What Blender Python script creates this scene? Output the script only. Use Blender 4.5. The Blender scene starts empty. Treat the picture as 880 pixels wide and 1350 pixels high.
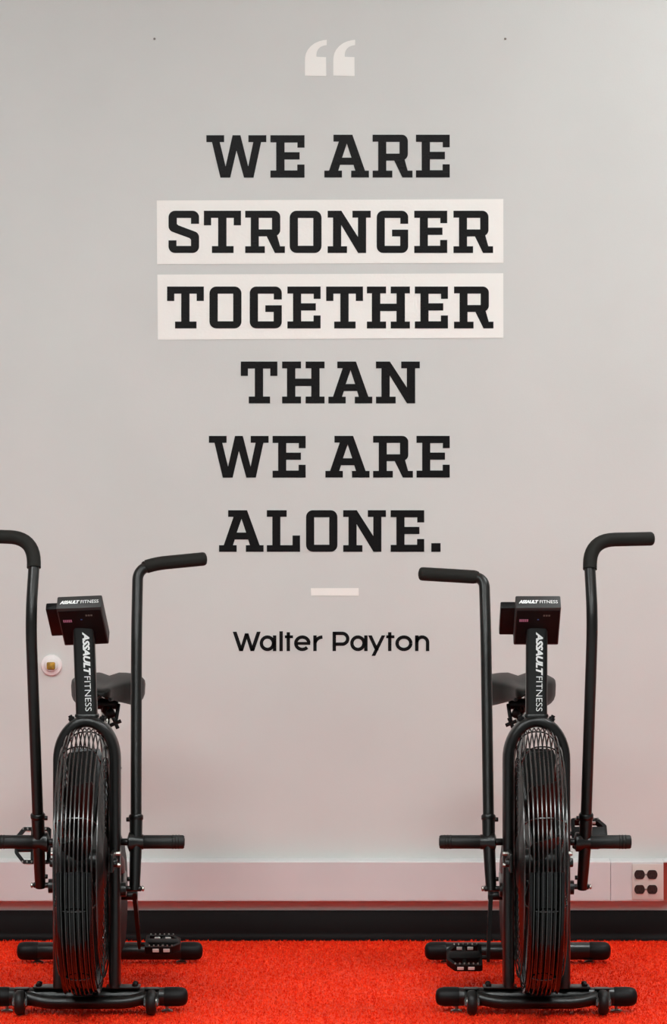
import bpy, bmesh, math, random
from mathutils import Vector, Matrix

random.seed(7)
PI = math.pi
scene = bpy.context.scene
C = scene.collection

# ------------------------------------------------------------------ camera
cam_d = bpy.data.cameras.new('camera')
cam_d.sensor_fit = 'VERTICAL'
cam_d.sensor_height = 36.0
cam_d.lens = 114.05
cam_d.shift_y = -40.0 / 1350.0
cam_d.clip_end = 60
cam = bpy.data.objects.new('camera', cam_d)
C.objects.link(cam)
cam.location = (0, -9.9, 1.4)
cam.rotation_euler = (PI / 2, 0, 0)
scene.camera = cam

# ------------------------------------------------------------------ view, world
vs = scene.view_settings
vs.view_transform = 'Standard'
vs.look = 'None'
vs.gamma = 1.0
vs.use_curve_mapping = False
vs.exposure = 0.0

world = bpy.data.worlds.new('world')
scene.world = world
world.use_nodes = True
wn = world.node_tree.nodes['Background']
wn.inputs[0].default_value = (0.96, 0.98, 1.0, 1)
wn.inputs[1].default_value = 0.26
LAMP_STRENGTH = 33.0


# ------------------------------------------------------------------ materials
def lin(c):
    return tuple(((v / 255.0) / 12.92 if v / 255.0 <= 0.04045 else ((v / 255.0 + 0.055) / 1.055) ** 2.4) for v in c) + (1.0,)


def mat(name, rgb, rough=0.5, metal=0.0, bump=0.0, bscale=80.0, var=0.0, vscale=6.0, spec=0.5, coat=0.0, emit=None):
    m = bpy.data.materials.new(name)
    m.use_nodes = True
    nt = m.node_tree
    b = nt.nodes['Principled BSDF']
    b.inputs['Base Color'].default_value = lin(rgb)
    b.inputs['Roughness'].default_value = rough
    b.inputs['Metallic'].default_value = metal
    b.inputs['Specular IOR Level'].default_value = spec
    b.inputs['Coat Weight'].default_value = coat
    tc = nt.nodes.new('ShaderNodeTexCoord')
    if bump:
        n = nt.nodes.new('ShaderNodeTexNoise')
        n.inputs['Scale'].default_value = bscale
        n.inputs['Detail'].default_value = 3
        nt.links.new(tc.outputs['Object'], n.inputs['Vector'])
        bp = nt.nodes.new('ShaderNodeBump')
        bp.inputs['Strength'].default_value = bump
        bp.inputs['Distance'].default_value = 0.002
        nt.links.new(n.outputs['Fac'], bp.inputs['Height'])
        nt.links.new(bp.outputs['Normal'], b.inputs['Normal'])
    if var:
        n2 = nt.nodes.new('ShaderNodeTexNoise')
        n2.inputs['Scale'].default_value = vscale
        n2.inputs['Detail'].default_value = 4
        nt.links.new(tc.outputs['Object'], n2.inputs['Vector'])
        r = nt.nodes.new('ShaderNodeValToRGB')
        a = lin([max(0, v * (1 - var)) for v in rgb])
        c2 = lin([min(255, v * (1 + var)) for v in rgb])
        r.color_ramp.elements[0].position = 0.3
        r.color_ramp.elements[0].color = a
        r.color_ramp.elements[1].position = 0.7
        r.color_ramp.elements[1].color = c2
        nt.links.new(n2.outputs['Fac'], r.inputs['Fac'])
        nt.links.new(r.outputs['Color'], b.inputs['Base Color'])
    if emit:
        b.inputs['Emission Color'].default_value = emit[0]
        b.inputs['Emission Strength'].default_value = emit[1]
    return m


M = {
    'wall': mat('wall_paint', (207, 207, 203), 0.5, bump=0.10, bscale=160, var=0.012, vscale=2.0),
    'ceiling': mat('ceiling_paint', (225, 223, 218), 0.9),
    'race': mat('raceway_enamel', (209, 208, 207), 0.4, var=0.01),
    'base': mat('rubber_base', (15, 9, 9), 0.55, bump=0.05, var=0.1, spec=0.12),
    'gym_floor': mat('speckled_rubber_floor', (165, 166, 166), 0.7, var=0.1, vscale=90),
    'powder': mat('black_powder_coat', (14, 12, 9), 0.34, spec=0.38, bump=0.05, bscale=900),
    'satin': mat('black_satin_paint', (10, 9, 7), 0.30, spec=0.42, bump=0.03, bscale=500),
    'wire': mat('black_gloss_wire', (19, 18, 16), 0.22, spec=0.9),
    'guard': mat('glossy_guard_plastic', (6, 6, 6), 0.16, spec=0.3),
    'blade': mat('black_fan_plastic', (9, 9, 8), 0.28, spec=0.28),
    'foam': mat('black_foam', (26, 24, 20), 0.7, spec=0.22, bump=0.3, bscale=500),
    'rubber': mat('black_rubber', (16, 15, 13), 0.5, spec=0.35, bump=0.1, bscale=300),
    'plastic': mat('black_plastic', (7, 6, 6), 0.5, spec=0.22, bump=0.06, bscale=600),
    'lid': mat('console_lid_plastic', (36, 35, 34), 0.5, bump=0.1, bscale=700),
    'vinyl_seat': mat('seat_vinyl', (15, 14, 11), 0.42, spec=0.15, bump=0.10, bscale=300),
    'chrome': mat('chrome', (215, 212, 205), 0.12, metal=1.0),
    'steel': mat('zinc_steel', (150, 148, 142), 0.3, metal=1.0),
    'silver': mat('pale_reflector', (225, 225, 220), 0.35),
    'red': mat('red_enamel', (72, 10, 10), 0.4),
    'white_print': mat('white_print', (226, 226, 224), 0.5),
    'pink_print': mat('pink_print', (190, 120, 150), 0.6),
    'blue_print': mat('blue_print', (50, 90, 150), 0.6),
    'vinyl_black': mat('black_wall_vinyl', (10, 6, 6), 0.34, spec=0.17, bump=0.5, bscale=170),
    'vinyl_white': mat('white_wall_vinyl', (243, 240, 234), 0.42, bump=0.2, bscale=120),
    'outlet_plate': mat('ivory_plate', (208, 200, 192), 0.4),
    'outlet': mat('dark_brown_receptacle', (38, 26, 22), 0.3),
    'slot': mat('receptacle_slot', (8, 7, 7), 0.6),
    'red_bounce': mat('red_bounce_tone', (150, 52, 34), 0.5, var=0.06),  # red bounce on the shaded wall, put into the base colour
    'knob_white': mat('white_knob_plastic', (232, 226, 224), 0.35),
    'amber': mat('amber_lens', (168, 128, 40), 0.25, var=0.25, vscale=60),
    'nail': mat('nail_metal', (120, 116, 110), 0.5, metal=0.6),
    'diffuser': mat('light_diffuser', (255, 250, 242), 0.6, emit=((0.935, 0.988, 0.985, 1), LAMP_STRENGTH)),
    'frame_white': mat('light_frame', (235, 235, 232), 0.5),
}


def turf_material():
    m = bpy.data.materials.new('red_turf_fibre')
    m.use_nodes = True
    nt = m.node_tree
    b = nt.nodes['Principled BSDF']
    b.inputs['Roughness'].default_value = 0.6
    b.inputs['Specular IOR Level'].default_value = 0.08
    tc = nt.nodes.new('ShaderNodeTexCoord')
    n = nt.nodes.new('ShaderNodeTexNoise')
    n.inputs['Scale'].default_value = 70
    n.inputs['Detail'].default_value = 5
    nt.links.new(tc.outputs['Object'], n.inputs['Vector'])
    r = nt.nodes.new('ShaderNodeValToRGB')
    e = r.color_ramp.elements
    e[0].position = 0.3
    e[0].color = lin((216, 26, 8))
    e[1].position = 0.72
    e[1].color = lin((253, 76, 38))
    nt.links.new(n.outputs['Fac'], r.inputs['Fac'])
    nt.links.new(r.outputs['Color'], b.inputs['Base Color'])
    return m


M['turf'] = turf_material()


# ------------------------------------------------------------------ mesh helpers
def obj(name, bm, m, parent=None, loc=(0, 0, 0), smooth=True, angle=40):
    if isinstance(bm, bmesh.types.BMesh):
        me = bpy.data.meshes.new(name)
        bmesh.ops.recalc_face_normals(bm, faces=bm.faces[:])
        bm.to_mesh(me)
        bm.free()
    else:
        me = bm
    me.materials.clear()
    me.materials.append(M[m])
    o = bpy.data.objects.new(name, me)
    C.objects.link(o)
    o.location = loc
    if parent:
        o.parent = parent
    if smooth and len(me.polygons):
        me.polygons.foreach_set('use_smooth', [True] * len(me.polygons))
        try:
            me.set_sharp_from_angle(angle=math.radians(angle))
        except Exception:
            pass
    return o


def thing(name, label, cat, loc=(0, 0, 0), rotz=0, group=None):
    o = bpy.data.objects.new(name, None)
    C.objects.link(o)
    o.location = loc
    o.rotation_euler = (0, 0, rotz)
    o.empty_display_size = 0.05
    o['label'] = label
    o['category'] = cat
    if group:
        o['group'] = group
    return o


def tag(o, label, cat, group=None):
    o['label'] = label
    o['category'] = cat
    if group:
        o['group'] = group
    return o


def structure(o, label=None, cat=None):
    o['kind'] = 'structure'
    if label:
        o['label'] = label
    if cat:
        o['category'] = cat
    return o


def box(bm, c, size, bevel=0.0, seg=2, rot=None):
    r = bmesh.ops.create_cube(bm, size=1.0)
    vs_ = r['verts']
    bmesh.ops.scale(bm, vec=Vector(size), verts=vs_)
    if bevel:
        es = list({e for v in vs_ for e in v.link_edges})
        rr = bmesh.ops.bevel(bm, geom=es, offset=bevel, segments=seg, affect='EDGES', profile=0.5)
        vs_ = list({v for f in rr['faces'] for v in f.verts} | {v for v in vs_ if v.is_valid})
    if rot is not None:
        bmesh.ops.rotate(bm, cent=(0, 0, 0), matrix=rot, verts=vs_)
    bmesh.ops.translate(bm, vec=Vector(c), verts=vs_)
    return vs_


def fillet(pts, rads, n=6):
    """round the inner corners of a polyline"""
    pts = [Vector(p) for p in pts]
    out = [pts[0]]
    for i in range(1, len(pts) - 1):
        r = rads[i - 1] if isinstance(rads, (list, tuple)) else rads
        a, b, c = pts[i - 1], pts[i], pts[i + 1]
        u = (a - b).normalized()
        v = (c - b).normalized()
        d = min(r, (a - b).length * (0.95 if i == 1 else 0.49), (c - b).length * (0.95 if i == len(pts) - 2 else 0.49))
        if d < 1e-5:
            out.append(b)
            continue
        p0, p2 = b + u * d, b + v * d
        for k in range(n + 1):
            t = k / n
            out.append(p0 * (1 - t) ** 2 + b * 2 * t * (1 - t) + p2 * t * t)
    out.append(pts[-1])
    return out


def sweep(bm, path, profile, ref=(0, 1, 0), closed=False, caps=True, scale=None):
    """profile: 2-D points (a along ref-ish, b along binormal)"""
    path = [Vector(p) for p in path]
    n = len(path)
    ref = Vector(ref)
    rings = []
    for i, p in enumerate(path):
        if closed:
            t = (path[(i + 1) % n] - path[i - 1])
        elif i == 0:
            t = path[1] - p
        elif i == n - 1:
            t = p - path[i - 1]
        else:
            t = (path[i + 1] - p).normalized() + (p - path[i - 1]).normalized()
        t.normalize()
        a = ref - t * ref.dot(t)
        if a.length < 1e-3:
            a = Vector((1, 0, 0)) - t * t.x
        a.normalize()
        ref = a if not closed else ref
        b = t.cross(a)
        s = scale[i] if scale else 1.0
        rings.append([bm.verts.new(p + a * (q[0] * s) + b * (q[1] * s)) for q in profile])
    m = len(profile)
    for i in range(n if closed else n - 1):
        r0, r1 = rings[i], rings[(i + 1) % n]
        for k in range(m):
            bm.faces.new((r0[k], r0[(k + 1) % m], r1[(k + 1) % m], r1[k]))
    if caps and not closed:
        bm.faces.new(rings[0][::-1])
        bm.faces.new(rings[-1])
    return rings


def circ(r, n=16, ry=None):
    ry = ry or r
    return [(r * math.cos(2 * PI * k / n), ry * math.sin(2 * PI * k / n)) for k in range(n)]


def tube(bm, path, r, n=16, ref=(0, 1, 0), scale=None, caps=True, closed=False):
    return sweep(bm, path, circ(r, n), ref, closed, caps, scale)


def rod(bm, a, b, r, n=12, round_ends=0.0):
    """straight cylinder, edges eased"""
    a, b = Vector(a), Vector(b)
    d = (b - a).normalized()
    e = round_ends or min(r * 0.2, (b - a).length * 0.2)
    if round_ends:
        path, sc = [], []
        for k in range(5):
            t = PI / 2 * k / 4
            path.append(a + d * e * (1 - math.sin(t) if k else 0.999))
            sc.append(max(0.12, math.sin(t)) if k else 0.1)
        path = []
        sc = []
        for k in range(6):
            t = PI / 2 * k / 5
            path.append(a + d * e * (1 - math.cos(t)))
            sc.append(max(0.05, math.sin(t)))
        L = (b - a).length
        rev = [(b - d * e * (1 - math.cos(PI / 2 * k / 5)), max(0.05, math.sin(PI / 2 * k / 5))) for k in range(5, -1, -1)]
        for p, s in rev:
            path.append(p)
            sc.append(s)
    else:
        path = [a, a + d * e, b - d * e, b]
        sc = [0.88, 1, 1, 0.88]
    ref = (0, 0, 1) if abs(d.z) < 0.9 else (0, 1, 0)
    return tube(bm, path, r, n, ref, sc)


def lathe(bm, prof, c, axis='x', n=28):
    """prof: (radius, axial) list, revolved about an axis through c"""
    rings = []
    for (r, h) in prof:
        ring = []
        for k in range(n):
            a = 2 * PI * k / n
            u, v = r * math.cos(a), r * math.sin(a)
            p = {'x': (h, u, v), 'y': (u, h, v), 'z': (u, v, h)}[axis]
            ring.append(bm.verts.new(Vector(c) + Vector(p)))
        rings.append(ring)
    for i in range(len(rings) - 1):
        for k in range(n):
            bm.faces.new((rings[i][k], rings[i][(k + 1) % n], rings[i + 1][(k + 1) % n], rings[i + 1][k]))
    bm.faces.new(rings[0][::-1])
    bm.faces.new(rings[-1])


def prism(bm, pts, a, b, axis='x'):
    """extrude a 2-D outline between a and b along an axis"""
    def P(p, h):
        return {'x': (h, p[0], p[1]), 'y': (p[0], h, p[1]), 'z': (p[0], p[1], h)}[axis]
    r0 = [bm.verts.new(P(p, a)) for p in pts]
    r1 = [bm.verts.new(P(p, b)) for p in pts]
    m = len(pts)
    for k in range(m):
        bm.faces.new((r0[k], r0[(k + 1) % m], r1[(k + 1) % m], r1[k]))
    bm.faces.new(r0[::-1])
    bm.faces.new(r1)


def flat_shape(contours, th):
    """2-D outlines with holes -> thin slab lying on a wall (x right, z up, back at y=0, front at y=-th)"""
    cu = bpy.data.curves.new('outline', 'CURVE')
    cu.dimensions = '2D'
    cu.fill_mode = 'BOTH'
    cu.extrude = th / 2
    for pts in contours:
        sp = cu.splines.new('POLY')
        sp.points.add(len(pts) - 1)
        for i, p in enumerate(pts):
            sp.points[i].co = (p[0], p[1], 0, 1)
        sp.use_cyclic_u = True
    tmp = bpy.data.objects.new('outline', cu)
    C.objects.link(tmp)
    me = tmp.to_mesh()
    vs_ = [(v.co.x, -th / 2 - v.co.z, v.co.y) for v in me.vertices]
    fs = [tuple(p.vertices) for p in me.polygons]
    tmp.to_mesh_clear()
    bpy.data.objects.remove(tmp)
    bpy.data.curves.remove(cu)
    bm = bmesh.new()
    bv = [bm.verts.new(v) for v in vs_]
    for f in fs:
        try:
            bm.faces.new([bv[i] for i in f])
        except ValueError:
            pass
    bmesh.ops.remove_doubles(bm, verts=bm.verts[:], dist=1e-6)
    return bm


def text_data(body, length, height, shear=0.0, bold=0.0, space=1.0):
    cu = bpy.data.curves.new('print', 'FONT')
    cu.body = body
    cu.size = 1.0
    cu.shear = shear
    cu.offset = bold
    cu.space_character = space
    cu.resolution_u = 3
    cu.fill_mode = 'FRONT'
    tmp = bpy.data.objects.new('print', cu)
    C.objects.link(tmp)
    bpy.context.view_layer.update()
    me = tmp.to_mesh()
    vs_ = [(v.co.x, v.co.y) for v in me.vertices]
    fs = [tuple(p.vertices) for p in me.polygons]
    tmp.to_mesh_clear()
    bpy.data.objects.remove(tmp)
    bpy.data.curves.remove(cu)
    x0 = min(v[0] for v in vs_)
    x1 = max(v[0] for v in vs_)
    y0 = min(v[1] for v in vs_)
    y1 = max(v[1] for v in vs_)
    vs_ = [((v[0] - x0) / (x1 - x0) * length, (v[1] - y0) / (y1 - y0) * height) for v in vs_]
    return vs_, fs


def print_on(bm, td, o, ux, uy):
    o, ux, uy = Vector(o), Vector(ux).normalized(), Vector(uy).normalized()
    bv = [bm.verts.new(o + ux * x + uy * y) for x, y in td[0]]
    for f in td[1]:
        try:
            bm.faces.new([bv[i] for i in f])
        except ValueError:
            pass


# ------------------------------------------------------------------ the setting
bm = bmesh.new()
box(bm, (0, -5.5, -0.05), (9.0, 11.4, 0.1))
structure(obj('floor', bm, 'gym_floor', smooth=False))
bm = bmesh.new()
box(bm, (0, 0.06, 2.01), (9.0, 0.12, 4.02))
structure(obj('wall_back', bm, 'wall', smooth=False))
bm = bmesh.new()
box(bm, (0, -5.5, 4.07), (9.0, 11.4, 0.1))
structure(obj('ceiling', bm, 'ceiling', smooth=False))

# rubber cove base with a toe
bm = bmesh.new()
prof = [(0.0, 0.0), (-0.024, 0.0), (-0.024, 0.004), (-0.017, 0.008), (-0.011, 0.015), (-0.009, 0.025), (-0.009, 0.088), (-0.006, 0.092), (0.0, 0.092)]
prism(bm, prof, -4.5, 4.5, 'x')
structure(obj('baseboard_back', bm, 'base'))

# surface raceway along the wall, cover sections with a folded top lip
RZ0, RZ1, RY = 0.127, 0.247, -0.052
xs = [-4.5, -2.35, -0.9525, 0.855, 1.004]


def raceway_section(x0, x1, name='trim_1', parent=None, m='race'):
    b = bmesh.new()
    p = [(0, RZ0), (RY, RZ0), (RY - 0.001, RZ0 + 0.004), (RY - 0.001, RZ1 - 0.003), (RY + 0.002, RZ1), (0, RZ1 + 0.004)]
    prism(b, p, x0 + 0.0006, x1 - 0.0006, 'x')
    return obj(name, b, m, parent, smooth=False)


race = structure(raceway_section(-1.90, 0.842))
raceway_section(-4.5, -1.90, 'cover_section', race)
raceway_section(0.842, 1.003, 'cover_section', race)
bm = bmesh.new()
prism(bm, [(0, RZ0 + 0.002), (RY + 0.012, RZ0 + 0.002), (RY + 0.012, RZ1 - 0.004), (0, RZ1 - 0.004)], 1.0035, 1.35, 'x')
o = obj('red_bounce_panel', bm, 'red_bounce', race, smooth=False)  # added panel past the raceway end, coloured like wall shaded and lit red
bm = bmesh.new()
prism(bm, [(0, RZ1 - 0.0035), (RY, RZ1 - 0.0035), (RY, RZ1), (0, RZ1 + 0.004)], 1.0035, 1.35, 'x')
obj('top_lip', bm, 'race', race, smooth=False)

# ceiling lights (the room's own lamps)
for lx, ly in ((2.3, -1.45), (-2.2, -3.4), (1.3, -4.4), (-0.6, -5.3), (-2.4, -6.3), (1.3, -7.2), (-0.6, -8.2), (-2.4, -9.2)):
    t = thing('ceiling_light', 'white rectangular ceiling light panel set in the ceiling of the gym', 'light', (lx, ly, 4.02), 0, 'ceiling light panels')
    b = bmesh.new()
    for sx, sy, wx, wy in ((0, .315, 1.24, .03), (0, -.315, 1.24, .03), (.605, 0, .03, .6), (-.605, 0, .03, .6)):
        box(b, (sx, sy, -0.012), (wx, wy, 0.024), 0.003)
    obj('frame', b, 'frame_white', t)
    b = bmesh.new()
    box(b, (0, 0, -0.008), (1.178, 0.598, 0.012))
    obj('diffuser', b, 'diffuser', t, smooth=False)

# ------------------------------------------------------------------ turf pile
def make_turf():
    vs_, fs = [], []
    rnd = random.Random(3)
    N = 110000
    for i in range(N):
        x = rnd.uniform(-1.6, 1.6)
        y = rnd.uniform(-1.95, -0.026)
        a = rnd.uniform(0, PI)
        h = rnd.uniform(0.003, 0.0075)
        w = rnd.uniform(0.0012, 0.0022)
        lx, ly = rnd.uniform(-.004, .004), rnd.uniform(-.004, .004)
        dx, dy = math.cos(a) * w, math.sin(a) * w
        k = len(vs_)
        vs_ += [(x - dx, y - dy, 0), (x + dx, y + dy, 0), (x + lx + dx * .5, y + ly + dy * .5, h), (x + lx - dx * .5, y + ly - dy * .5, h)]
        fs.append((k, k + 1, k + 2, k + 3))
    k = len(vs_)
    vs_ += [(-4.5, -1.80, .0012), (4.5, -1.80, .0012), (4.5, 0, .0012), (-4.5, 0, .0012)]
    fs.append((k, k + 1, k + 2, k + 3))
    me = bpy.data.meshes.new('turf_pile')
    me.from_pydata(vs_, [], fs)
    me.update()
    o = obj('turf_pile', me, 'turf', smooth=False)
    o['kind'] = 'stuff'
    tag(o, 'bright red short pile turf lane laid along the quote wall', 'turf')


make_turf()

# ------------------------------------------------------------------ wall graphics
U = 1.0 / 432.0            # one drawing unit of the lettering, in metres
CAP = 55.0
ST = 0.0008                # vinyl thickness


def arc(cx, cy, r, a0, a1, n=6):
    return [(cx + r * math.cos(math.radians(a0 + (a1 - a0) * k / n)), cy + r * math.sin(math.radians(a0 + (a1 - a0) * k / n))) for k in range(n + 1)]


# slab serif alphabet, y measured down from the cap line
GL = {
    'E': (44, [[(0, 0), (44, 0), (44, 16.2), (34.8, 16.2), (34.8, 9.5), (18.2, 9.5), (18.2, 22), (37.7, 22), (37.7, 31.5), (18.2, 31.5), (18.2, 45.6), (34.6, 45.6), (34.6, 38), (44, 38), (44, 55), (0, 55), (0, 45.8), (7.5, 45.8), (7.5, 9.2), (0, 9.2)]]),
    'T': (48.5, [[(0, 0), (48.5, 0), (48.5, 19), (39, 19), (39, 9.3), (29.6, 9.3), (29.6, 46), (38.8, 46), (38.8, 55), (10.5, 55), (10.5, 46), (18.6, 46), (18.6, 9.3), (9.5, 9.3), (9.5, 19), (0, 19)]]),
    'H': (56, [[(0, 0), (25, 0), (25, 9), (17.5, 9), (17.5, 22.5), (38.5, 22.5), (38.5, 9), (31, 9), (31, 0), (56, 0), (56, 9), (49.5, 9), (49.5, 46), (56, 46), (56, 55), (31, 55), (31, 46), (38.5, 46), (38.5, 32.2), (17.5, 32.2), (17.5, 46), (25, 46), (25, 55), (0, 55), (0, 46), (6.5, 46), (6.5, 9), (0, 9)]]),
    'W': (78.8, [[(0, 0), (23.4, 0), (23.4, 9), (17.6, 9), (25.3, 40.4), (34.4, 0), (44.8, 0), (55, 40.4), (61.6, 9), (55.2, 9), (55.2, 0), (78.8, 0), (78.8, 9), (72, 9), (62, 55), (49.4, 55), (39.6, 20), (31.4, 55), (18.4, 55), (7.3, 9), (0, 9)]]),
    'A': (58.7, [[(12, 0), (36.9, 0), (53.5, 46.2), (58.7, 46.2), (58.7, 55), (35.3, 55), (35.3, 46.2), (40.6, 46.2), (38.3, 38.8), (20.8, 38.8), (18.4, 46.2), (23.2, 46.2), (23.2, 55), (0, 55), (0, 46.2), (6.2, 46.2), (19, 8.9), (12, 8.9)], [(29.6, 11.5), (23.4, 29.5), (35.6, 29.5)]]),
    'L': (44, [[(0, 0), (26.3, 0), (26.3, 8.8), (18, 8.8), (18, 46.2), (34, 46.2), (34, 33.4), (44, 33.4), (44, 55), (0, 55), (0, 46.2), (7.3, 46.2), (7.3, 8.8), (0, 8.8)]]),
    'N': (56.3, [[(0, 0), (17.9, 0), (39.6, 34), (39.6, 9), (32.4, 9), (32.4, 0), (56.3, 0), (56.3, 9), (50.3, 9), (50.3, 55), (39.8, 55), (17.7, 18.5), (17.7, 46.2), (25.3, 46.2), (25.3, 55), (0, 55), (0, 46.2), (7, 46.2), (7, 9), (0, 9)]]),
    'O': (42, [arc(9, 9, 9, 180, 270) + arc(33, 9, 9, 270, 360) + arc(33, 46, 9, 0, 90) + arc(9, 46, 9, 90, 180),
               [(10.9, 9.4), (10.9, 45.6), (31.1, 45.6), (31.1, 9.4)]]),
    'R': (52.5, [[(0, 0)] + arc(38.4, 8, 8, 270, 360) + arc(38.4, 25, 8, 0, 62) + [(46.2, 46.2), (52.5, 46.2), (52.5, 55), (39.2, 55), (28.4, 33.4), (18, 33.4), (18, 46.2), (26, 46.2), (26, 55), (0, 55), (0, 46.2), (7.4, 46.2), (7.4, 9), (0, 9)],
                 [(18, 9.3), (18, 24.3), (35.4, 24.3), (35.4, 9.3)]]),
    'S': (40.3, [arc(8.5, 8.5, 8.5, 180, 270) + arc(31.8, 8.5, 8.5, 270, 360) + [(40.3, 17), (29.6, 17), (29.6, 9.4), (11, 9.4), (11, 17.2), (13, 19)] + arc(32.5, 34.5, 7.8, -68, 0) + arc(31.8, 46.5, 8.5, 0, 90) + arc(8.5, 46.5, 8.5, 90, 180) + [(0, 38.5), (10.5, 38.5), (10.5, 45.8), (29.6, 45.8), (29.6, 37.6), (27.6, 35.6)] + arc(8, 20, 8, 112, 180)]),
    'G': (42, [arc(8.5, 8.5, 8.5, 180, 270) + arc(33.5, 8.5, 8.5, 270, 360) + [(42, 17), (31.5, 17), (31.5, 9.4), (10.8, 9.4), (10.8, 45.7), (31.3, 45.7), (31.3, 33.4), (20.4, 33.4), (20.4, 24.6), (42, 24.6)] + arc(33.5, 46.5, 8.5, 0, 90) + arc(8.5, 46.5, 8.5, 90, 180)]),
    '.': (12.3, [[(0, 43.5), (12.3, 43.5), (12.3, 55), (0, 55)]]),
}


def WX(u):
    return (u - 440.0) * U


def WZ(v):
    return 1.4 - (v - 635.0) * U


def word(letters, top, bottom, label, y, group=None):
    """letters: (glyph, left, right) measured along the line in drawing units"""
    x0, x1 = letters[0][1], letters[-1][2]
    cx = (x0 + x1) / 2
    t = thing('wall_lettering', label, 'lettering', (WX(cx), y, WZ(bottom)), 0, group)
    for g, a, b in letters:
        w, cons = GL[g]
        k = (b - a) / w
        h = (bottom - top) / CAP
        cc = [[((a + p[0] * k - cx) * U, (55.0 - p[1]) * h * U) for p in con] for con in cons]
        obj('letter', flat_shape(cc, ST), 'vinyl_black', t, smooth=False)
    return t


YW = -0.0003
YP = -0.0016
word([('W', 272.3, 351.4), ('E', 356.8, 401.8)], 178.3, 234.2, 'black slab serif word WE above the two white strips', YW)
word([('A', 427.9, 486.8), ('R', 491.6, 544.2), ('E', 548.8, 593.4)], 177.6, 234, 'black slab serif word ARE above the two white strips', YW)
word([('S', 222.4, 262.7), ('T', 269, 318), ('R', 323.5, 375.9), ('O', 382.2, 424.2), ('N', 432.3, 489.1), ('G', 497, 538.5), ('E', 546.5, 590), ('R', 598.2, 650.5)], 277.9, 333.6, 'black slab serif word STRONGER on the higher white strip', YP)
word([('T', 220.5, 269), ('O', 276.4, 318.6), ('G', 329.5, 371.8), ('E', 379.2, 423), ('T', 430.4, 478.9), ('H', 484, 540.8), ('E', 547.3, 591), ('R', 599, 651)], 377.8, 433, 'black slab serif word TOGETHER on the lower white strip', YP)
word([('T', 317.7, 366), ('H', 372.2, 428.2), ('A', 433.2, 491.2), ('N', 496, 553.9)], 476.6, 531.8, 'black slab serif word THAN below the white strips', YW)
word([('W', 275.6, 354.4), ('E', 359.6, 403.3)], 574.7, 629.7, 'black slab serif word WE between the words THAN and ALONE', YW)
word([('A', 429.3, 487.6), ('R', 492.3, 544.8), ('E', 549.5, 593.4)], 574.6, 629.6, 'black slab serif word ARE between the words THAN and ALONE', YW)
word([('A', 289, 347.8), ('L', 352, 395.9), ('O', 403.8, 445.2), ('N', 452.8, 509.2), ('E', 515.4, 559.7), ('.', 569, 581.3)], 672.6, 727.5, 'black slab serif word ALONE with a full stop', YW)


def panel(pts, name, label, cat):
    cx = sum(p[0] for p in pts) / len(pts)
    cz = max(p[1] for p in pts)
    o = obj(name, flat_shape([[((p[0] - cx) * U, (cz - p[1]) * U) for p in pts]], 0.0011), 'vinyl_white', None, (WX(cx), YW, WZ(cz)), smooth=False)
    return tag(o, label, cat)


panel([(206.8, 264.4), (664, 262.4), (664.2, 346.6), (207.2, 348.4)], 'white_strip', 'white rectangular vinyl strip behind the word STRONGER', 'wall decal')
panel([(207.6, 362), (664, 360.3), (664.2, 445.5), (208.2, 447.8)], 'white_strip', 'white rectangular vinyl strip behind the word TOGETHER', 'wall decal')
panel([(410, 775.4), (473.2, 775.2), (473.4, 785.6), (410.4, 785.2)], 'dash_mark', 'short white vinyl dash between the quote and the small name', 'wall decal')

# opening quotation mark
t = thing('quotation_mark', 'large white opening quotation mark above the black lettering', 'wall decal', (WX(435.4), YW, WZ(100.4)))
for x in (402.2, 439.6):
    pts = [(0, 47.4), (28.3, 48), (28, 23), (15.4, 22.5)]
    pts += [(15.2, 20), (15.8, 16), (17.6, 12.4), (20.6, 9.6), (24.4, 8), (28.9, 7), (29, 0.2), (25, .5), (19, 2), (13, 4.6), (8, 8.4), (4, 13), (1.4, 18), (.3, 23), (0, 28)]
    obj('mark', flat_shape([[((x + p[0] - 435.4) * U, (48 - p[1]) * U) for p in pts]], 0.0011), 'vinyl_white', t, smooth=False)


# round sans lettering of the name, drawn with an even pen
def stroke(bm, pts, w, th):
    n = len(pts)
    L, R = [], []
    for i in range(n):
        p = Vector(pts[i])
        if i == 0:
            d = (Vector(pts[1]) - p).normalized()
            m_, k = Vector((-d.y, d.x)), 1
        elif i == n - 1:
            d = (p - Vector(pts[i - 1])).normalized()
            m_, k = Vector((-d.y, d.x)), 1
        else:
            d0 = (p - Vector(pts[i - 1])).normalized()
            d1 = (Vector(pts[i + 1]) - p).normalized()
            m_ = (Vector((-d0.y, d0.x)) + Vector((-d1.y, d1.x))).normalized()
            k = 1 / max(0.4, m_.dot(Vector((-d1.y, d1.x))))
        L.append(p + m_ * (w / 2 * k))
        R.append(p - m_ * (w / 2 * k))
    for i in range(n - 1):
        quad = [L[i], L[i + 1], R[i + 1], R[i]]
        prism(bm, [(q.x, q.y) for q in quad], 0, -th, 'y')


def para(bm, x0, y0, x1, y1, w, th):
    """diagonal stroke with level ends"""
    prism(bm, [(x0 - w / 2, y0), (x0 + w / 2, y0), (x1 + w / 2, y1), (x1 - w / 2, y1)], 0, -th, 'y')


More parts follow.
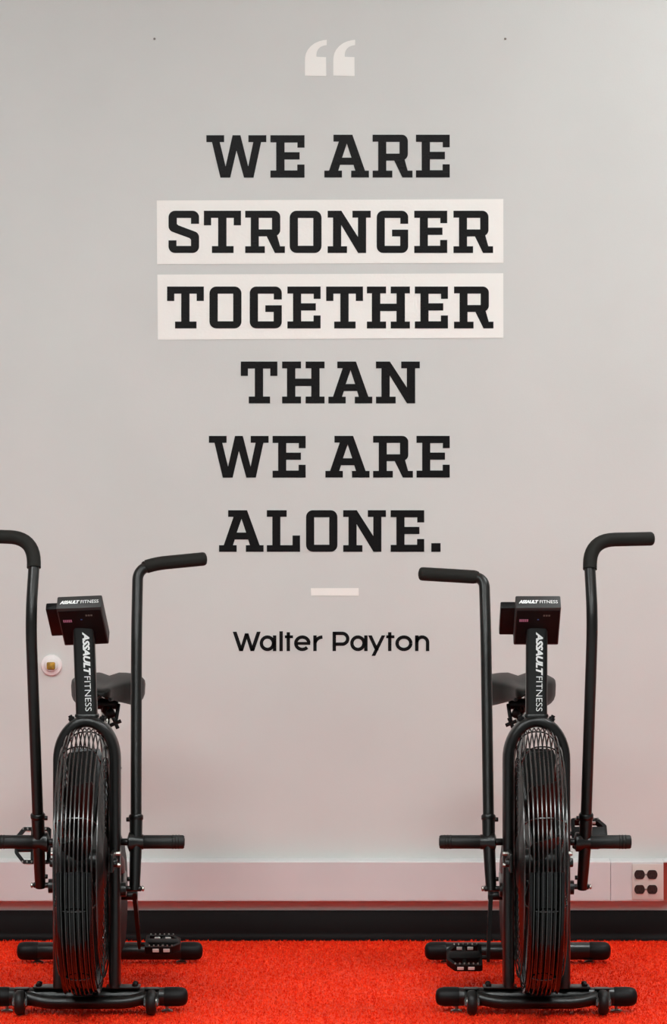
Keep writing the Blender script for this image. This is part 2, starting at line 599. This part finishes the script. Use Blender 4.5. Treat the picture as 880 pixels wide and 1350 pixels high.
def name_letter(ch, w):
    b = bmesh.new()
    k = 4.5
    x = 20.8
    r = (x - k) / 2
    hw = (w - k) / 2
    th = ST / U

    def ell(cx, cy, rx, ry, a0, a1, n=20):
        return [(cx + rx * math.cos(math.radians(a0 + (a1 - a0) * i / n)), cy + ry * math.sin(math.radians(a0 + (a1 - a0) * i / n))) for i in range(n + 1)]
    if ch == 'W':
        para(b, 2.6, 25.6, 11.2, 0, k + .6, th)
        para(b, 18.5, 23.5, 11.2, 0, k + .2, th)
        para(b, 18.5, 23.5, 25.8, 0, k + .2, th)
        para(b, w - 2.6, 25.6, 25.8, 0, k + .6, th)
    elif ch == 'a':
        stroke(b, ell(k / 2 + r * .98, x / 2, r * .98, r, 0, 360, 28), k, th)
        stroke(b, [(w - k / 2, 0), (w - k / 2, x)], k, th)
    elif ch == 'l':
        stroke(b, [(w / 2, 0), (w / 2, 26.2)], k, th)
    elif ch == 't':
        stroke(b, [(4.6, 0), (4.6, 25)], k, th)
        stroke(b, [(0, x - 1.9), (w, x - 1.9)], 3.8, th)
    elif ch == 'e':
        stroke(b, ell(w / 2, x / 2, hw, r, 2, 318, 26), k, th)
        stroke(b, [(k * .6, x / 2 - .2), (w - .4, x / 2 - .2)], 3.8, th)
    elif ch == 'r':
        stroke(b, [(k / 2, 0), (k / 2, x)], k, th)
        stroke(b, ell(w - .6, x / 2 - 1, w - .6 - k / 2, r + 1.0, 172, 92, 10), k, th)
    elif ch == 'P':
        stroke(b, [(k / 2, 0), (k / 2, 25.6)], k, th)
        stroke(b, [(k / 2, 23.4), (w - 9.6, 23.4)] + ell(w - 9.6, 16.3, 7.35, 7.1, 84, -84, 12) + [(w - 9.6, 9.2), (k / 2, 9.2)], k, th)
    elif ch == 'y':
        para(b, 2.5, x, w / 2 + .3, 1.0, k + .4, th)
        para(b, w - 2.5, x, w * .31, -6.2, k + .4, th)
    elif ch == 'o':
        stroke(b, ell(w / 2, x / 2, hw, r, 0, 360, 28), k, th)
    elif ch == 'n':
        stroke(b, [(k / 2, 0), (k / 2, x)], k, th)
        stroke(b, ell(w / 2, x - k / 2 - hw, hw, hw, 180, 0, 14) + [(w - k / 2, 0)], k, th)
    bmesh.ops.scale(b, vec=(U, U, U), verts=b.verts[:])
    return b


for letters, label in (
    ([('W', 307, 344), ('a', 342.6, 364.6), ('l', 368.7, 373.1), ('t', 375.8, 386.6), ('e', 388, 409.8), ('r', 413.3, 426.4)], 'small black round sans serif first name below the white dash'),
    ([('P', 438.8, 461), ('a', 462, 485), ('y', 485.6, 508.4), ('t', 509.6, 520.4), ('o', 521.6, 544.2), ('n', 547.6, 566.4)], 'small black round sans serif surname below the white dash')):
    cx = (letters[0][1] + letters[-1][2]) / 2
    t = thing('name_lettering', label, 'lettering', (WX(cx), YW, WZ(858.4)))
    for ch, a, b_ in letters:
        obj('letter', name_letter(ch, b_ - a), 'vinyl_black', t, ((a - cx) * U, 0, 0), smooth=False)

# ------------------------------------------------------------------ small wall fittings
# quad receptacle on the raceway
t = thing('power_outlet', 'pale four-socket electrical outlet with dark brown receptacles on the wall raceway', 'outlet', (0.954, RY - 0.001, 0.130))
b = bmesh.new()
box(b, (0.0, -0.002, 0.056), (0.094, 0.004, 0.108), 0.0018)
obj('cover_plate', b, 'outlet_plate', t)
for ix, iz in ((-1, 1), (1, 1), (-1, -1), (1, -1)):
    cx, cz = ix * 0.0192 - 0.0055, 0.0555 + iz * 0.0225
    pts = []
    for k in range(28):
        a = 2 * PI * k / 28
        pts.append((cx + 0.0160 * math.cos(a), cz + max(-0.0135, min(0.0135, 0.0165 * math.sin(a)))))
    b = bmesh.new()
    prism(b, pts, -0.0035, -0.0068, 'y')
    s = obj('socket', b, 'outlet', t, smooth=False)
    b = bmesh.new()
    box(b, (cx - 0.0058, -0.0069, cz + 0.003), (0.0022, 0.0008, 0.0078))
    box(b, (cx + 0.0058, -0.0069, cz + 0.003), (0.0022, 0.0008, 0.0064))
    lathe(b, [(0.0026, -0.0073), (0.0026, -0.0065)], (cx, 0, cz - 0.0066), 'y', 12)
    obj('slots', b, 'slot', s, smooth=False)
for iz in (1, -1):
    b = bmesh.new()
    lathe(b, [(0.0022, -0.0056), (0.0028, -0.005), (0.0028, -0.0035)], (-0.0055, 0, 0.0555 + iz * 0.0225), 'y', 12)
    obj('screw', b, 'steel', t)

# round button on the wall
t = thing('wall_button', 'round white wall button with an amber centre beside the bike console', 'button', (-0.861, 0, 0.840))
b = bmesh.new()
lathe(b, [(0.0325, 0.0), (0.0325, -0.006), (0.030, -0.010), (0.022, -0.012)], (0, 0, 0), 'y', 36)
obj('rim', b, 'knob_white', t)
b = bmesh.new()
lathe(b, [(0.0205, -0.0115), (0.0205, -0.017), (0.0185, -0.020), (0.014, -0.021)], (0, 0, 0.001), 'y', 32)
obj('collar', b, 'knob_white', t)
b = bmesh.new()
box(b, (0, -0.023, -0.001), (0.026, 0.010, 0.023), 0.004, 3)
obj('lens', b, 'amber', t)

# two nail stubs left high on the wall
for nx, lab in ((204, 'tiny nail stub left in the wall above the first word WE'), (666.5, 'tiny nail stub left in the wall up beside the quotation mark')):
    b = bmesh.new()
    lathe(b, [(0.0016, 0), (0.0016, -0.004), (0.0036, -0.0045), (0.0036, -0.0062), (0.002, -0.007)], (0, 0, 0), 'y', 12)
    tag(obj('nail', b, 'nail', None, (WX(nx), 0, WZ(51.5))), lab, 'nail')


# ------------------------------------------------------------------ the air bikes
def pedal(parent, c, pitch, side):
    R = Matrix.Rotation(pitch, 3, 'X')
    c = Vector(c)

    def P(p):
        return c + R @ Vector(p)

    def rb(b, p, size, bev=0.002):
        box(b, P(p), size, bev, 1, R)
    b = bmesh.new()
    hx, hy = 0.044, 0.045
    # platform ring with clipped outer corners, a spindle housing and a cross bar
    out = [(-hx * side, -hy), (hx * .55 * side, -hy), (hx * side, -hy * .45), (hx * side, hy * .45), (hx * .55 * side, hy), (-hx * side, hy)]
    ring = [P((p[0], p[1], 0)) for p in out] 
    ringc = ring
    up = R @ Vector((0, 0, 1))
    sweep(b, fillet([ringc[-1]] + ringc + [ringc[0]], 0.003, 2), [(.010, .005), (-.010, .005), (-.010, -.005), (.010, -.005)], up)
    box(b, P((0, 0, 0)), (2 * hx, 0.034, 0.024), 0.004, 2, R)
    box(b, P((0, 0, 0)), (0.010, 2 * hy, 0.016), 0.002, 1, R)
    pd = obj('pedal', b, 'plastic', parent)
    for s in (-1, 1):
        b = bmesh.new()
        for kx in (-.018, .012):
            rb(b, (kx * side, s * (hy + .0045), 0.0), (0.018, 0.004, 0.010), 0.001)
            rb(b, (kx * side, s * (hy - .0045), 0.002), (0.016, 0.004, 0.010), 0.001)
        obj('reflector', b, 'silver', pd)
        b = bmesh.new()
        for kx in range(6):
            rb(b, ((-.036 + kx * .0125) * side, s * hy, .0125), (0.004, 0.006, 0.004), 0.0008)
        obj('grip_teeth', b, 'steel', pd, smooth=False)
    return pd


def air_bike(label, loc, rotz, mirror, arms, mast_lean, crank_a, pitches, con_yaw=0.0, con_roll=0.0):
    """bike faces the camera side (-y); +y is the rider's end.  mirror=+1: the +x arm is pushed forward"""
    t = thing('air_bike', label, 'exercise bike', loc, rotz, 'air bikes in front of the quote wall')

    # front stabiliser with wheels, bumper bar and feet
    def stabiliser(y, half, z, r, front):
        b = bmesh.new()
        rod(b, (-half + .03, y, z), (half - .03, y, z), r, 24)
        st = obj('front_stabilizer' if front else 'rear_stabilizer', b, 'satin', t)
        for s in (-1, 1):
            b = bmesh.new()
            pa, sc = [], []
            for d, k in ((.062, 1.0), (.058, 1.05), (.024, 1.05), (.013, .98), (.006, .84), (.002, .6), (0, .25)):
                pa.append((s * (half - d), y, z))
                sc.append(k)
            tube(b, pa, r * 1.0, 24, (0, 0, 1), sc)
            obj('end_cap', b, 'plastic', st)
            b = bmesh.new()
            fx = s * (half - (.055 if front else .062))
            rod(b, (fx, y, .002), (fx, y, z - r * .6), .0045, 10)
            lathe(b, [(.014, 0.001), (.0155, .003), (.0155, .007), (.008, .010)], (fx, y, 0), 'z', 16)
            obj('leveling_foot', b, 'steel', st)
        return st
    fs = stabiliser(0, .266, .043, .0245, True)
    b = bmesh.new()
    path = fillet([(-.158, -.030, .046), (-.115, -.043, .034), (.115, -.043, .034), (.158, -.030, .046)], .04)
    tube(b, path, .017, 16, (0, 0, 1))
    obj('bumper_bar', b, 'satin', fs)
    for s in (-1, 1):
        wx = s * .172
        b = bmesh.new()
        lathe(b, [(.018, -.0125), (.027, -.0125), (.032, -.008), (.0335, 0), (.032, .008), (.027, .0125), (.018, .0125)], (wx, -.052, .0355), 'x', 28)
        w = obj('transport_wheel', b, 'rubber', fs)
        b = bmesh.new()
        lathe(b, [(.006, -.021), (.010, -.019), (.014, -.013), (.014, .013), (.010, .019), (.006, .021)], (wx, -.052, .0355), 'x', 16)
        obj('axle_bolt', b, 'steel', w)
        b = bmesh.new()
        for q in (-1, 1):
            prism(b, [(-.066, .030), (-.060, .048), (-.040, .058), (.0, .066), (.0, .045), (-.045, .024)], wx + q * .0165 - .002, wx + q * .0165 + .002, 'x')
        box(b, (wx, -.010, .066), (.037, .030, .004), .001)
        obj('wheel_bracket', b, 'satin', fs)
        # plates the uprights stand on
        b = bmesh.new()
        box(b, (s * .096, 0, .0695), (.090, .052, .006), .002)
        pl = obj('foot_plate', b, 'satin', fs)
        b = bmesh.new()
        for dy in (-.016, .016):
            lathe(b, [(.0075, .0725), (.0075, .0785), (.004, .0815)], (s * .127, dy, 0), 'z', 8)
        obj('bolt', b, 'plastic', pl, smooth=False)
    stabiliser(.87, .270, .0375, .0255, False)

    # inverted U frame the fan hangs in
    b = bmesh.new()
    hw, top = .0735, .769
    pts = [(-hw, 0, .070)] + [(-hw, 0, z) for z in (.2, .4, .6)]
    pts += [(hw * -math.cos(a), 0, top - .1 + .1 * math.sin(a)) for a in [PI * k / 24 for k in range(25)]]
    pts += [(hw, 0, z) for z in (.6, .4, .2)] + [(hw, 0, .070)]
    prof = []
    for k in range(24):
        a = 2 * PI * k / 24
        ca, sa = math.cos(a), math.sin(a)
        prof.append((.036 * math.copysign(abs(ca) ** .6, ca), .0155 * math.copysign(abs(sa) ** .6, sa)))
    sweep(b, pts, prof, (0, 1, 0))
    fr = obj('upright_frame', b, 'satin', t)
    for s in (-1, 1):
        b = bmesh.new()
        c = Vector((s * .038, -.004, .770))
        d = Vector((s * .45, 0, .9)).normalized()
        rod(b, c - d * .006, c + d * .010, .0085, 8)
        rod(b, c + d * .009, c + d * .016, .0055, 8)
        obj('bolt', b, 'plastic', fr, smooth=False)
        # axle block on the inner face of the frame
        b = bmesh.new()
        box(b, (s * .0735, -.085, .410), (.010, .11, .05), .004)
        rod(b, (s * .068, -.12, .410), (s * .088, -.12, .410), .012, 10)
        obj('axle_bracket', b, 'satin', fr)
        b = bmesh.new()
        rod(b, (s * .078, -.045, .425), (s * .092, -.045, .425), .006, 8)
        rod(b, (s * .078, -.045, .395), (s * .092, -.045, .395), .006, 8)
        obj('bolt', b, 'steel', fr, smooth=False)

    # fan and its wire cage
    FC = Vector((0, -.105, .412))
    RC, HW = .345, .0545
    b = bmesh.new()
    nseg = 84

    def hoop(r, x, wr=.0016, n=6):
        pa = [FC + Vector((x, r * math.cos(2 * PI * k / nseg), r * math.sin(2 * PI * k / nseg))) for k in range(nseg)]
        sweep(b, pa, circ(wr, n), (1, 0, 0), True)
    NH = 11
    for k in range(NH):
        u = -1 + 2 * k / (NH - 1)
        x = HW * u
        r = RC - .060 * (1 - math.sqrt(max(0, 1 - (abs(u) * .98) ** 2.6)))
        hoop(r, x, .0021)
    for s in (-1, 1):
        for q in range(11):
            hoop(RC - .075 - q * .0185, s * HW, .0015)
    for k in range(9):
        a = math.radians(25 + 40 * k)
        d = Vector((0, -math.cos(a), math.sin(a)))
        pa = [FC + d * .06 + Vector((-HW + .003, 0, 0))]
        for q in range(13):
            u = -1 + 2 * q / 12
            r = RC - .0035 - .060 * (1 - math.sqrt(max(0, 1 - (abs(u) * .98) ** 2.6)))
            pa.append(FC + d * r + Vector((HW * u * .96, 0, 0)))
        pa.append(FC + d * .06 + Vector((HW - .003, 0, 0)))
        tube(b, pa, .0019, 6, d.cross(Vector((1, 0, 0))))
    cage = obj('fan_cage', b, 'wire', t)
    for s in (-1, 1):
        b = bmesh.new()
        lathe(b, [(.070, s * .046), (.070, s * .0545), (.062, s * .058), (.03, s * .060)], FC, 'x', 32)
        obj('hub_cap', b, 'plastic', cage)
    # solid guard inside the lower half of the cage
    b = bmesh.new()
    gp_ = []
    for k in range(33):
        a = math.radians(2 - 168 * k / 32)
        gp_.append(FC + Vector((0, -.328 * math.cos(a), .328 * math.sin(a))))
    gprof = [(HW * .80, -.012), (HW * .6, -.003), (0, 0), (-HW * .6, -.003), (-HW * .80, -.012), (-HW * .80, -.015), (-HW * .6, -.006), (0, -.003), (HW * .6, -.006), (HW * .80, -.015)]
    sweep(b, gp_, [(p[0], -p[1]) for p in gprof], (1, 0, 0))
    obj('fan_guard', b, 'guard', cage)
    b = bmesh.new()
    lathe(b, [(.028, -.045), (.034, -.043), (.034, .043), (.028, .045)], FC, 'x', 24)
    fan = obj('fan_hub', b, 'satin', t)
    for k in range(12):
        a = math.radians(12 + 30 * k)
        d = Vector((0, -math.cos(a), math.sin(a)))
        tg = Vector((0, math.sin(a), math.cos(a)))
        b = bmesh.new()
        n0 = []
        # cupped paddle blade: narrow at the hub, wide at the tip
        rows = [(.030, .014, 0), (.10, .022, .004), (.20, .034, .010), (.280, .040, .020), (.298, .034, .025)]
        for side_ in (0, .0022):
            for (rr, w_, cv) in rows:
                n0.append([bm_v for bm_v in [b.verts.new(FC + d * rr + tg * (cv + side_ + .5 * u * w_ * .55) + Vector((u * w_, 0, 0))) for u in (-1, -.33, .33, 1)]])
        for base in (0, 5):
            for i in range(4):
                for j in range(3):
                    b.faces.new((n0[base + i][j], n0[base + i][j + 1], n0[base + i + 1][j + 1], n0[base + i + 1][j]))
        edge0 = [n0[i][0] for i in range(5)] + n0[4][1:] + [n0[i][3] for i in range(3, -1, -1)] + [n0[0][2], n0[0][1]]
        edge1 = [n0[5 + i][0] for i in range(5)] + n0[9][1:] + [n0[5 + i][3] for i in range(3, -1, -1)] + [n0[5][2], n0[5][1]]
        for i in range(len(edge0)):
            j = (i + 1) % len(edge0)
            b.faces.new((edge0[i], edge0[j], edge1[j], edge1[i]))
        obj('fan_blade', b, 'blade', fan)

    # mast
    ml = mast_lean
    b = bmesh.new()
    prof = []
    for k in range(28):
        a = 2 * PI * k / 28
        ca, sa = math.cos(a), math.sin(a)
        prof.append((.020 * math.copysign(abs(ca) ** .55, ca), .0285 * math.copysign(abs(sa) ** .35, sa)))
    m0, m1 = Vector((0, .002, .770)), Vector((ml, -.012, 1.020))
    sweep(b, [m0, m0.lerp(m1, .5), m1], prof, (0, 1, 0))
    mast = obj('mast', b, 'satin', t)
    b = bmesh.new()
    sweep(b, [(0, .002, .780), (0, .002, .7855), (0, .002, .788)], [(p[0] * 1.18, p[1] * 1.13) for p in prof], (0, 1, 0), scale=[1, 1, .95])
    obj('mast_collar', b, 'satin', mast)
    ax = (m0 - m1).normalized()
    front = Vector((0, -1, 0)) - ax * Vector((0, -1, 0)).dot(ax)
    front.normalize()
    rt = Vector((1, 0, 0)) - ax * ax.x
    st = m1 + ax * .014 + front * .0206 + rt * -.003
    b = bmesh.new()
    print_on(b, text_data('ASSAULT', .114, .0185, 0.25, 0.045, .95), st, ax, rt)
    print_on(b, text_data('FITNESS', .092, .0165, 0.0, -0.004, 1.0), st + ax * .117 + rt * .001, ax, rt)
    obj('mast_lettering', b, 'white_print', mast, smooth=False)

    # console: tilted slab, its display towards the rider
    tilt = math.radians(48)
    dn = Vector((0, math.sin(tilt), -math.cos(tilt)))      # down the slab
    nb = Vector((0, -math.cos(tilt), -math.sin(tilt)))     # out of its underside
    R = Matrix(((1, 0, 0), (0, nb.y, -dn.y), (0, nb.z, -dn.z))).to_3x3()   # local y -> nb, local z -> -dn
    CR = Matrix.Rotation(con_roll, 3, 'Y') @ Matrix.Rotation(con_yaw, 3, 'Z')
    R = CR @ R
    dn, nb = CR @ dn, CR @ nb
    rx_ = CR @ Vector((1, 0, 0))
    cc = Vector((ml * 1.05, -.022, 1.035))
    b = bmesh.new()
    vs_ = box(b, (0, 0, 0), (.118, .041, .154), .003, 2)
    bmesh.ops.transform(b, matrix=R.to_4x4(), verts=b.verts[:])
    bmesh.ops.translate(b, vec=cc, verts=b.verts[:])
    con = obj('console', b, 'lid', t)
    b = bmesh.new()
    box(b, (0, 0, 0), (.130, .022, .112), .003, 2)
    bmesh.ops.transform(b, matrix=R.to_4x4(), verts=b.verts[:])
    bmesh.ops.translate(b, vec=cc - rx_ * .031 - nb * .024 + dn * .020, verts=b.verts[:])
    obj('display_housing', b, 'plastic', con)
    b = bmesh.new()
    box(b, (0, 0, 0), (.112, .0016, .136), .0006, 1)
    bmesh.ops.transform(b, matrix=R.to_4x4(), verts=b.verts[:])
    bmesh.ops.translate(b, vec=cc + nb * .0207 + dn * .002, verts=b.verts[:])
    obj('back_panel', b, 'plastic', con)
    te = cc - dn * .0773
    b = bmesh.new()
    up_ = -nb
    print_on(b, text_data('ASSAULT', .052, .0115, 0.3, 0.06, .95), te - rx_ * .051 - up_ * .006, rx_, up_)
    print_on(b, text_data('FITNESS', .047, .0105, 0.0, 0.0, 1.0), te + rx_ * .004 - up_ * .0055, rx_, up_)
    obj('console_lettering', b, 'white_print', con, smooth=False)
    uf = cc + nb * .0217
    for nm, m_, x, d_, w_, h_ in (('rating_sticker', 'pink_print', -.046, -.026, .024, .010), ('label_sticker', 'nail', .016, -.046, .020, .006), ('reset_dot', 'blue_print', .001, -.030, .006, .004)):
        b = bmesh.new()
        for q in range(5 if nm == 'rating_sticker' else (3 if nm == 'label_sticker' else 1)):
            nq = 5 if nm == 'rating_sticker' else (3 if nm == 'label_sticker' else 1)
            box(b, (0, 0, 0), (w_ / nq * .72, .0006, h_))
            vv = b.verts[-8:]
            bmesh.ops.transform(b, matrix=R.to_4x4(), verts=vv)
            bmesh.ops.translate(b, vec=uf + rx_ * (x + q * w_ / nq) + dn * d_, verts=vv)
        obj(nm, b, m_, con, smooth=False)

    # swinging handle arms
    for s in (-1, 1):
        a = arms[s]
        pth = [Vector(p) for p in a['shaft']]
        b = bmesh.new()
        up = fillet(pth[1:], a['fr'], 8)
        col = pth[1].lerp(pth[2], .115)
        upp = fillet([col] + pth[2:], a['fr'], 8)
        tube(b, upp, .0148, 18, (1, 0, 0))
        arm = obj('handle_arm', b, 'powder', t)
        b = bmesh.new()
        lo = pth[0]
        pv = pth[1]
        tube(b, [lo, lo.lerp(pv, .5), pv, pv.lerp(col, .5), col + (col - pv).normalized() * .004], .0162, 18, (1, 0, 0), [.86, .95, 1.02, 1.05, 1.08])
        rod(b, col - (col - pv).normalized() * .006, col + (col - pv).normalized() * .009, .0195, 18)
        # clamp screws
        rod(b, col + Vector((-s * .012, 0, -.004)), col + Vector((-s * .026, 0, -.004)), .006, 8)
        lug = lo.lerp(pv, .24)
        rod(b, lug + Vector((-s * .008, 0, 0)), lug + Vector((-s * .021, 0, 0)), .006, 8)
        obj('arm_socket', b, 'satin', arm)
        b = bmesh.new()
        gpath = fillet(a['grip'], a['gr'], 10)
        gsc = [1.0] * len(gpath)
        if len(a['grip']) == 3 and a['grip'][0][1] > .1:
            g0, g1 = gpath[0], gpath[1]
            gd = (g1 - g0).normalized()
            gpath[1:1] = [g0 + gd * .006, g0 + gd * .014]
            gsc = [.80, .93, 1.0] + [1.0] * (len(gpath) - 3)
        tube(b, gpath, .0185, 20, (0, 1, 0), gsc)
        gp = [Vector(p) for p in a['grip']]
        e = gp[-1]
        d = (gp[-1] - gp[-2]).normalized()
        tube(b, [e - d * .002, e + d * .004, e + d * .008, e + d * .0105], .0185, 20, (0, 1, 0), [1, .95, .75, .3])
        obj('grip', b, 'foam', arm)
        # pivot boss, axle and foot peg
        b = bmesh.new()
        rod(b, (s * .086, pv.y, pv.z), (s * .118, pv.y, pv.z), .0095, 14)
        lathe(b, [(.015, s * .104), (.026, s * .108), (.026, s * .116), (.020, s * .128), (.020, s * .146)], (0, pv.y, pv.z), 'x', 20)
        obj('pivot_boss', b, 'satin', t)
        b = bmesh.new()
        rod(b, (s * .143, pv.y, pv.z), (s * .254, pv.y, pv.z), .0182, 22)
        peg = obj('foot_peg', b, 'rubber', t)
        b = bmesh.new()
        for q in range(3):
            lathe(b, [(.0184, s * (.222 + q * .008)), (.0192, s * (.224 + q * .008)), (.0184, s * (.226 + q * .008))], (0, pv.y, pv.z), 'x', 22)
        obj('peg_ridges', b, 'rubber', peg)
        b = bmesh.new()
        lathe(b, [(.0100, s * .2535), (.0100, s * .2552)], (0, pv.y, pv.z), 'x', 18)
        obj('peg_cap', b, 'plastic', peg)
        # link bolt, rod end and push rod to the crank
        b = bmesh.new()
        rod(b, lo + Vector((s * .018, 0, .006)), lo + Vector((-s * .040, 0, .006)), .0075, 10)
        re_ = lo + Vector((-s * .030, 0, .004))
        lathe(b, [(.010, -.009), (.019, -.008), (.019, .008), (.010, .009)], re_, 'x', 18)
        obj('rod_end', b, 'satin', arm)
        b = bmesh.new()
        rod(b, re_ + Vector((0, .012, 0)), (s * .070, .42, .318), .008, 12)
        obj('push_rod', b, 'satin', t)
        b = bmesh.new()
        lathe(b, [(.0035, s * .0), (.0075, s * .003), (.0075, s * .006), (.004, s * .008)], lo + Vector((s * .018, 0, .006)), 'x', 8)
        obj('link_bolt', b, 'steel', arm)

    # main frame behind the fan
    b = bmesh.new()
    box(b, (0, .42, .155), (.060, .87, .085), .012, 3)
    mf = obj('main_frame', b, 'satin', t)
    b = bmesh.new()
    pts = []
    for (cy, cz, r, a0, a1) in ((.585, .232, .135, 90, -90), (.42, .265, .168, -90, -180), (.42, .265, .168, 180, 90)):
        for k in range(13):
            a = math.radians(a0 + (a1 - a0) * k / 12)
            pts.append((cy + r * math.cos(a), cz + r * math.sin(a)))
    clean = [pts[0]]
    for p in pts[1:]:
        if (Vector(p) - Vector(clean[-1])).length > 1e-4:
            clean.append(p)
    prism(b, clean, -.062, .062, 'x')
    bmesh.ops.bevel(b, geom=[e for e in b.edges if abs(e.verts[0].co.x - e.verts[1].co.x) < 1e-6], offset=.008, segments=2, affect='EDGES')
    cg = obj('chain_guard', b, 'plastic', t)
    for s in (-1, 1):
        b = bmesh.new()
        lathe(b, [(.036, s * .061), (.036, s * .070), (.028, s * .0750), (.01, s * .0765)], (0, .365, .335), 'x', 32)
        obj('red_disc', b, 'red', cg)
    # seat tube, chrome post, clamp and saddle
    b = bmesh.new()
    rod(b, (0, .60, .18), (0, .695, .60), .030, 20)
    obj('seat_tube', b, 'satin', t)
    b = bmesh.new()
    rod(b, (0, .69, .58), (0, .728, .765), .0165, 18)
    obj('seat_post', b, 'chrome', t)
    b = bmesh.new()
    for s in (-1, 1):
        c = Vector((s * .030 * mirror * -1, .660, .605)) if s == 1 else None
    kx = -.040 * mirror
    rod(b, (0, .69, .575), (kx * .5, .655, .585), .009, 10)
    for q in range(6):
        a = PI / 3 * q
        lathe(b, [(.006, -.007), (.008, 0), (.006, .007)], (kx * .6 + .017 * math.cos(a), .648, .588 + .017 * math.sin(a)), 'y', 8)
    lathe(b, [(.012, -.009), (.017, -.004), (.017, .004), (.012, .009)], (kx * .6, .648, .588), 'y', 14)
    obj('adjusting_knob', b, 'plastic', t)
    b = bmesh.new()
    rod(b, (-.034, .725, .765), (.034, .725, .765), .016, 14)
    rod(b, (-.026, .50, .792), (-.020, .84, .772), .005, 8)
    rod(b, (.026, .50, .792), (.020, .84, .772), .005, 8)
    rod(b, (kx * .9, .712, .765), (kx * .72, .690, .712), .0055, 8)
    for q in range(4):
        a = PI / 2 * q + .4
        rod(b, (kx * .72, .690, .712), (kx * .72 + .017 * math.cos(a), .690, .712 + .017 * math.sin(a)), .0055, 8)
    rod(b, (kx * .6, .705, .745), (kx * .2, .705, .735), .014, 12)
    obj('seat_clamp', b, 'plastic', t)
    b = bmesh.new()
    rows = []
    # (y, half width, top z, thickness)
    spec = [(.490, .010, .812, .014), (.497, .022, .820, .030), (.53, .027, .826, .040), (.60, .034, .828, .050), (.66, .058, .832, .066), (.715, .088, .838, .084), (.765, .104, .843, .098), (.81, .107, .846, .100), (.85, .098, .848, .090), (.873, .074, .846, .066), (.880, .040, .838, .034)]
    for (y, w, zt, th) in spec:
        ring = []
        N = 32
        for k in range(N):
            a = 2 * PI * k / N
            ca, sa = math.cos(a), math.sin(a)
            x = w * math.copysign(abs(ca) ** .75, ca)
            if sa >= 0:
                z = zt - th * .30 + th * .30 * abs(sa) ** .6 - .010 * math.exp(-(x / .016) ** 2) * min(1, w / .06) * sa
            else:
                lobe = min(1.0, abs(x) / max(w * .75, 1e-4))
                z = zt - th * .30 - th * .70 * abs(sa) ** .55 * (.40 + .60 * lobe ** 1.5)
            ring.append(b.verts.new((x, y, z)))
        rows.append(ring)
    for i in range(len(rows) - 1):
        for k in range(32):
            b.faces.new((rows[i][k], rows[i][(k + 1) % 32], rows[i + 1][(k + 1) % 32], rows[i + 1][k]))
    b.faces.new(rows[0][::-1])
    b.faces.new(rows[-1])
    obj('seat', b, 'vinyl_seat', t, angle=60)
    # crank, arms and pedals
    cc0 = Vector((0, .42, .256))
    for s in (-1, 1):
        up = 1 if s == mirror else -1
        d = Vector((0, math.sin(crank_a), math.cos(crank_a))) * up
        e = cc0 + d * .17
        b = bmesh.new()
        p0 = cc0 + Vector((s * .100, 0, 0))
        p1 = e + Vector((s * .108, 0, 0))
        sweep(b, [p0 - d * .014, p0, p0.lerp(p1, .5), p1, p1 + d * .012], [(.006, .013), (-.006, .013), (-.006, -.013), (.006, -.013)], (1, 0, 0), scale=[.8, 1, .85, .8, .6])
        rod(b, (s * .055, cc0.y, cc0.z), (s * .108, cc0.y, cc0.z), .013, 14)
        rod(b, p1, p1 + Vector((s * .026, 0, 0)), .006, 10)
        ca_ = obj('crank_arm', b, 'satin', t)
        pedal(t, e + Vector((s * .174, 0, 0)), pitches[s], s)
    return t


def arm_set(shaft, grip, fr, gr):
    return {'shaft': shaft, 'grip': grip, 'fr': fr, 'gr': gr}


R_arms = {
    1: arm_set([(.127, .085, .316), (.133, .05, .445), (.1405, -.10, 1.044), (.1385, -.03, 1.178), (.1385, -.022, 1.195)],
               [(.1387, -.034, 1.170), (.1410, -.005, 1.246), (.304, .03, 1.249)], [.09, .01], [.068]),
    -1: arm_set([(-.118, .02, .319), (-.123, .05, .445), (-.125, .17, .984), (-.1265, .238, 1.1385), (-.165, .250, 1.1425)],
                [(-.141, .2445, 1.1408), (-.22, .252, 1.1455), (-.294, .26, 1.1495)], [.08, .028], [.015]),
}
L_arms = {
    -1: arm_set([(-.131, .085, .320), (-.132, .05, .445), (-.1395, -.10, 1.044), (-.137, -.03, 1.182), (-.137, -.022, 1.199)],
                [(-.1372, -.034, 1.174), (-.1400, -.005, 1.252), (-.304, .03, 1.257)], [.09, .01], [.068]),
    1: arm_set([(.124, .02, .319), (.126, .05, .445), (.120, .17, .984), (.1195, .238, 1.161), (.165, .250, 1.1765)],
               [(.134, .2445, 1.1665), (.165, .250, 1.1775), (.296, .26, 1.190)], [.08, .030], [.03]),
}
air_bike('black air bike standing beside the round white wall button', (-.650, -1.35, 0), 0.0, -1, L_arms, -.008, math.radians(-30),
         {-1: math.radians(78), 1: math.radians(12)}, math.radians(-4), math.radians(-2.5))
air_bike('black air bike standing beside the four-socket outlet on the raceway', (.535, -1.35, 0), 0.0, 1, R_arms, 0.0, math.radians(6),
         {-1: math.radians(28), 1: math.radians(40)})
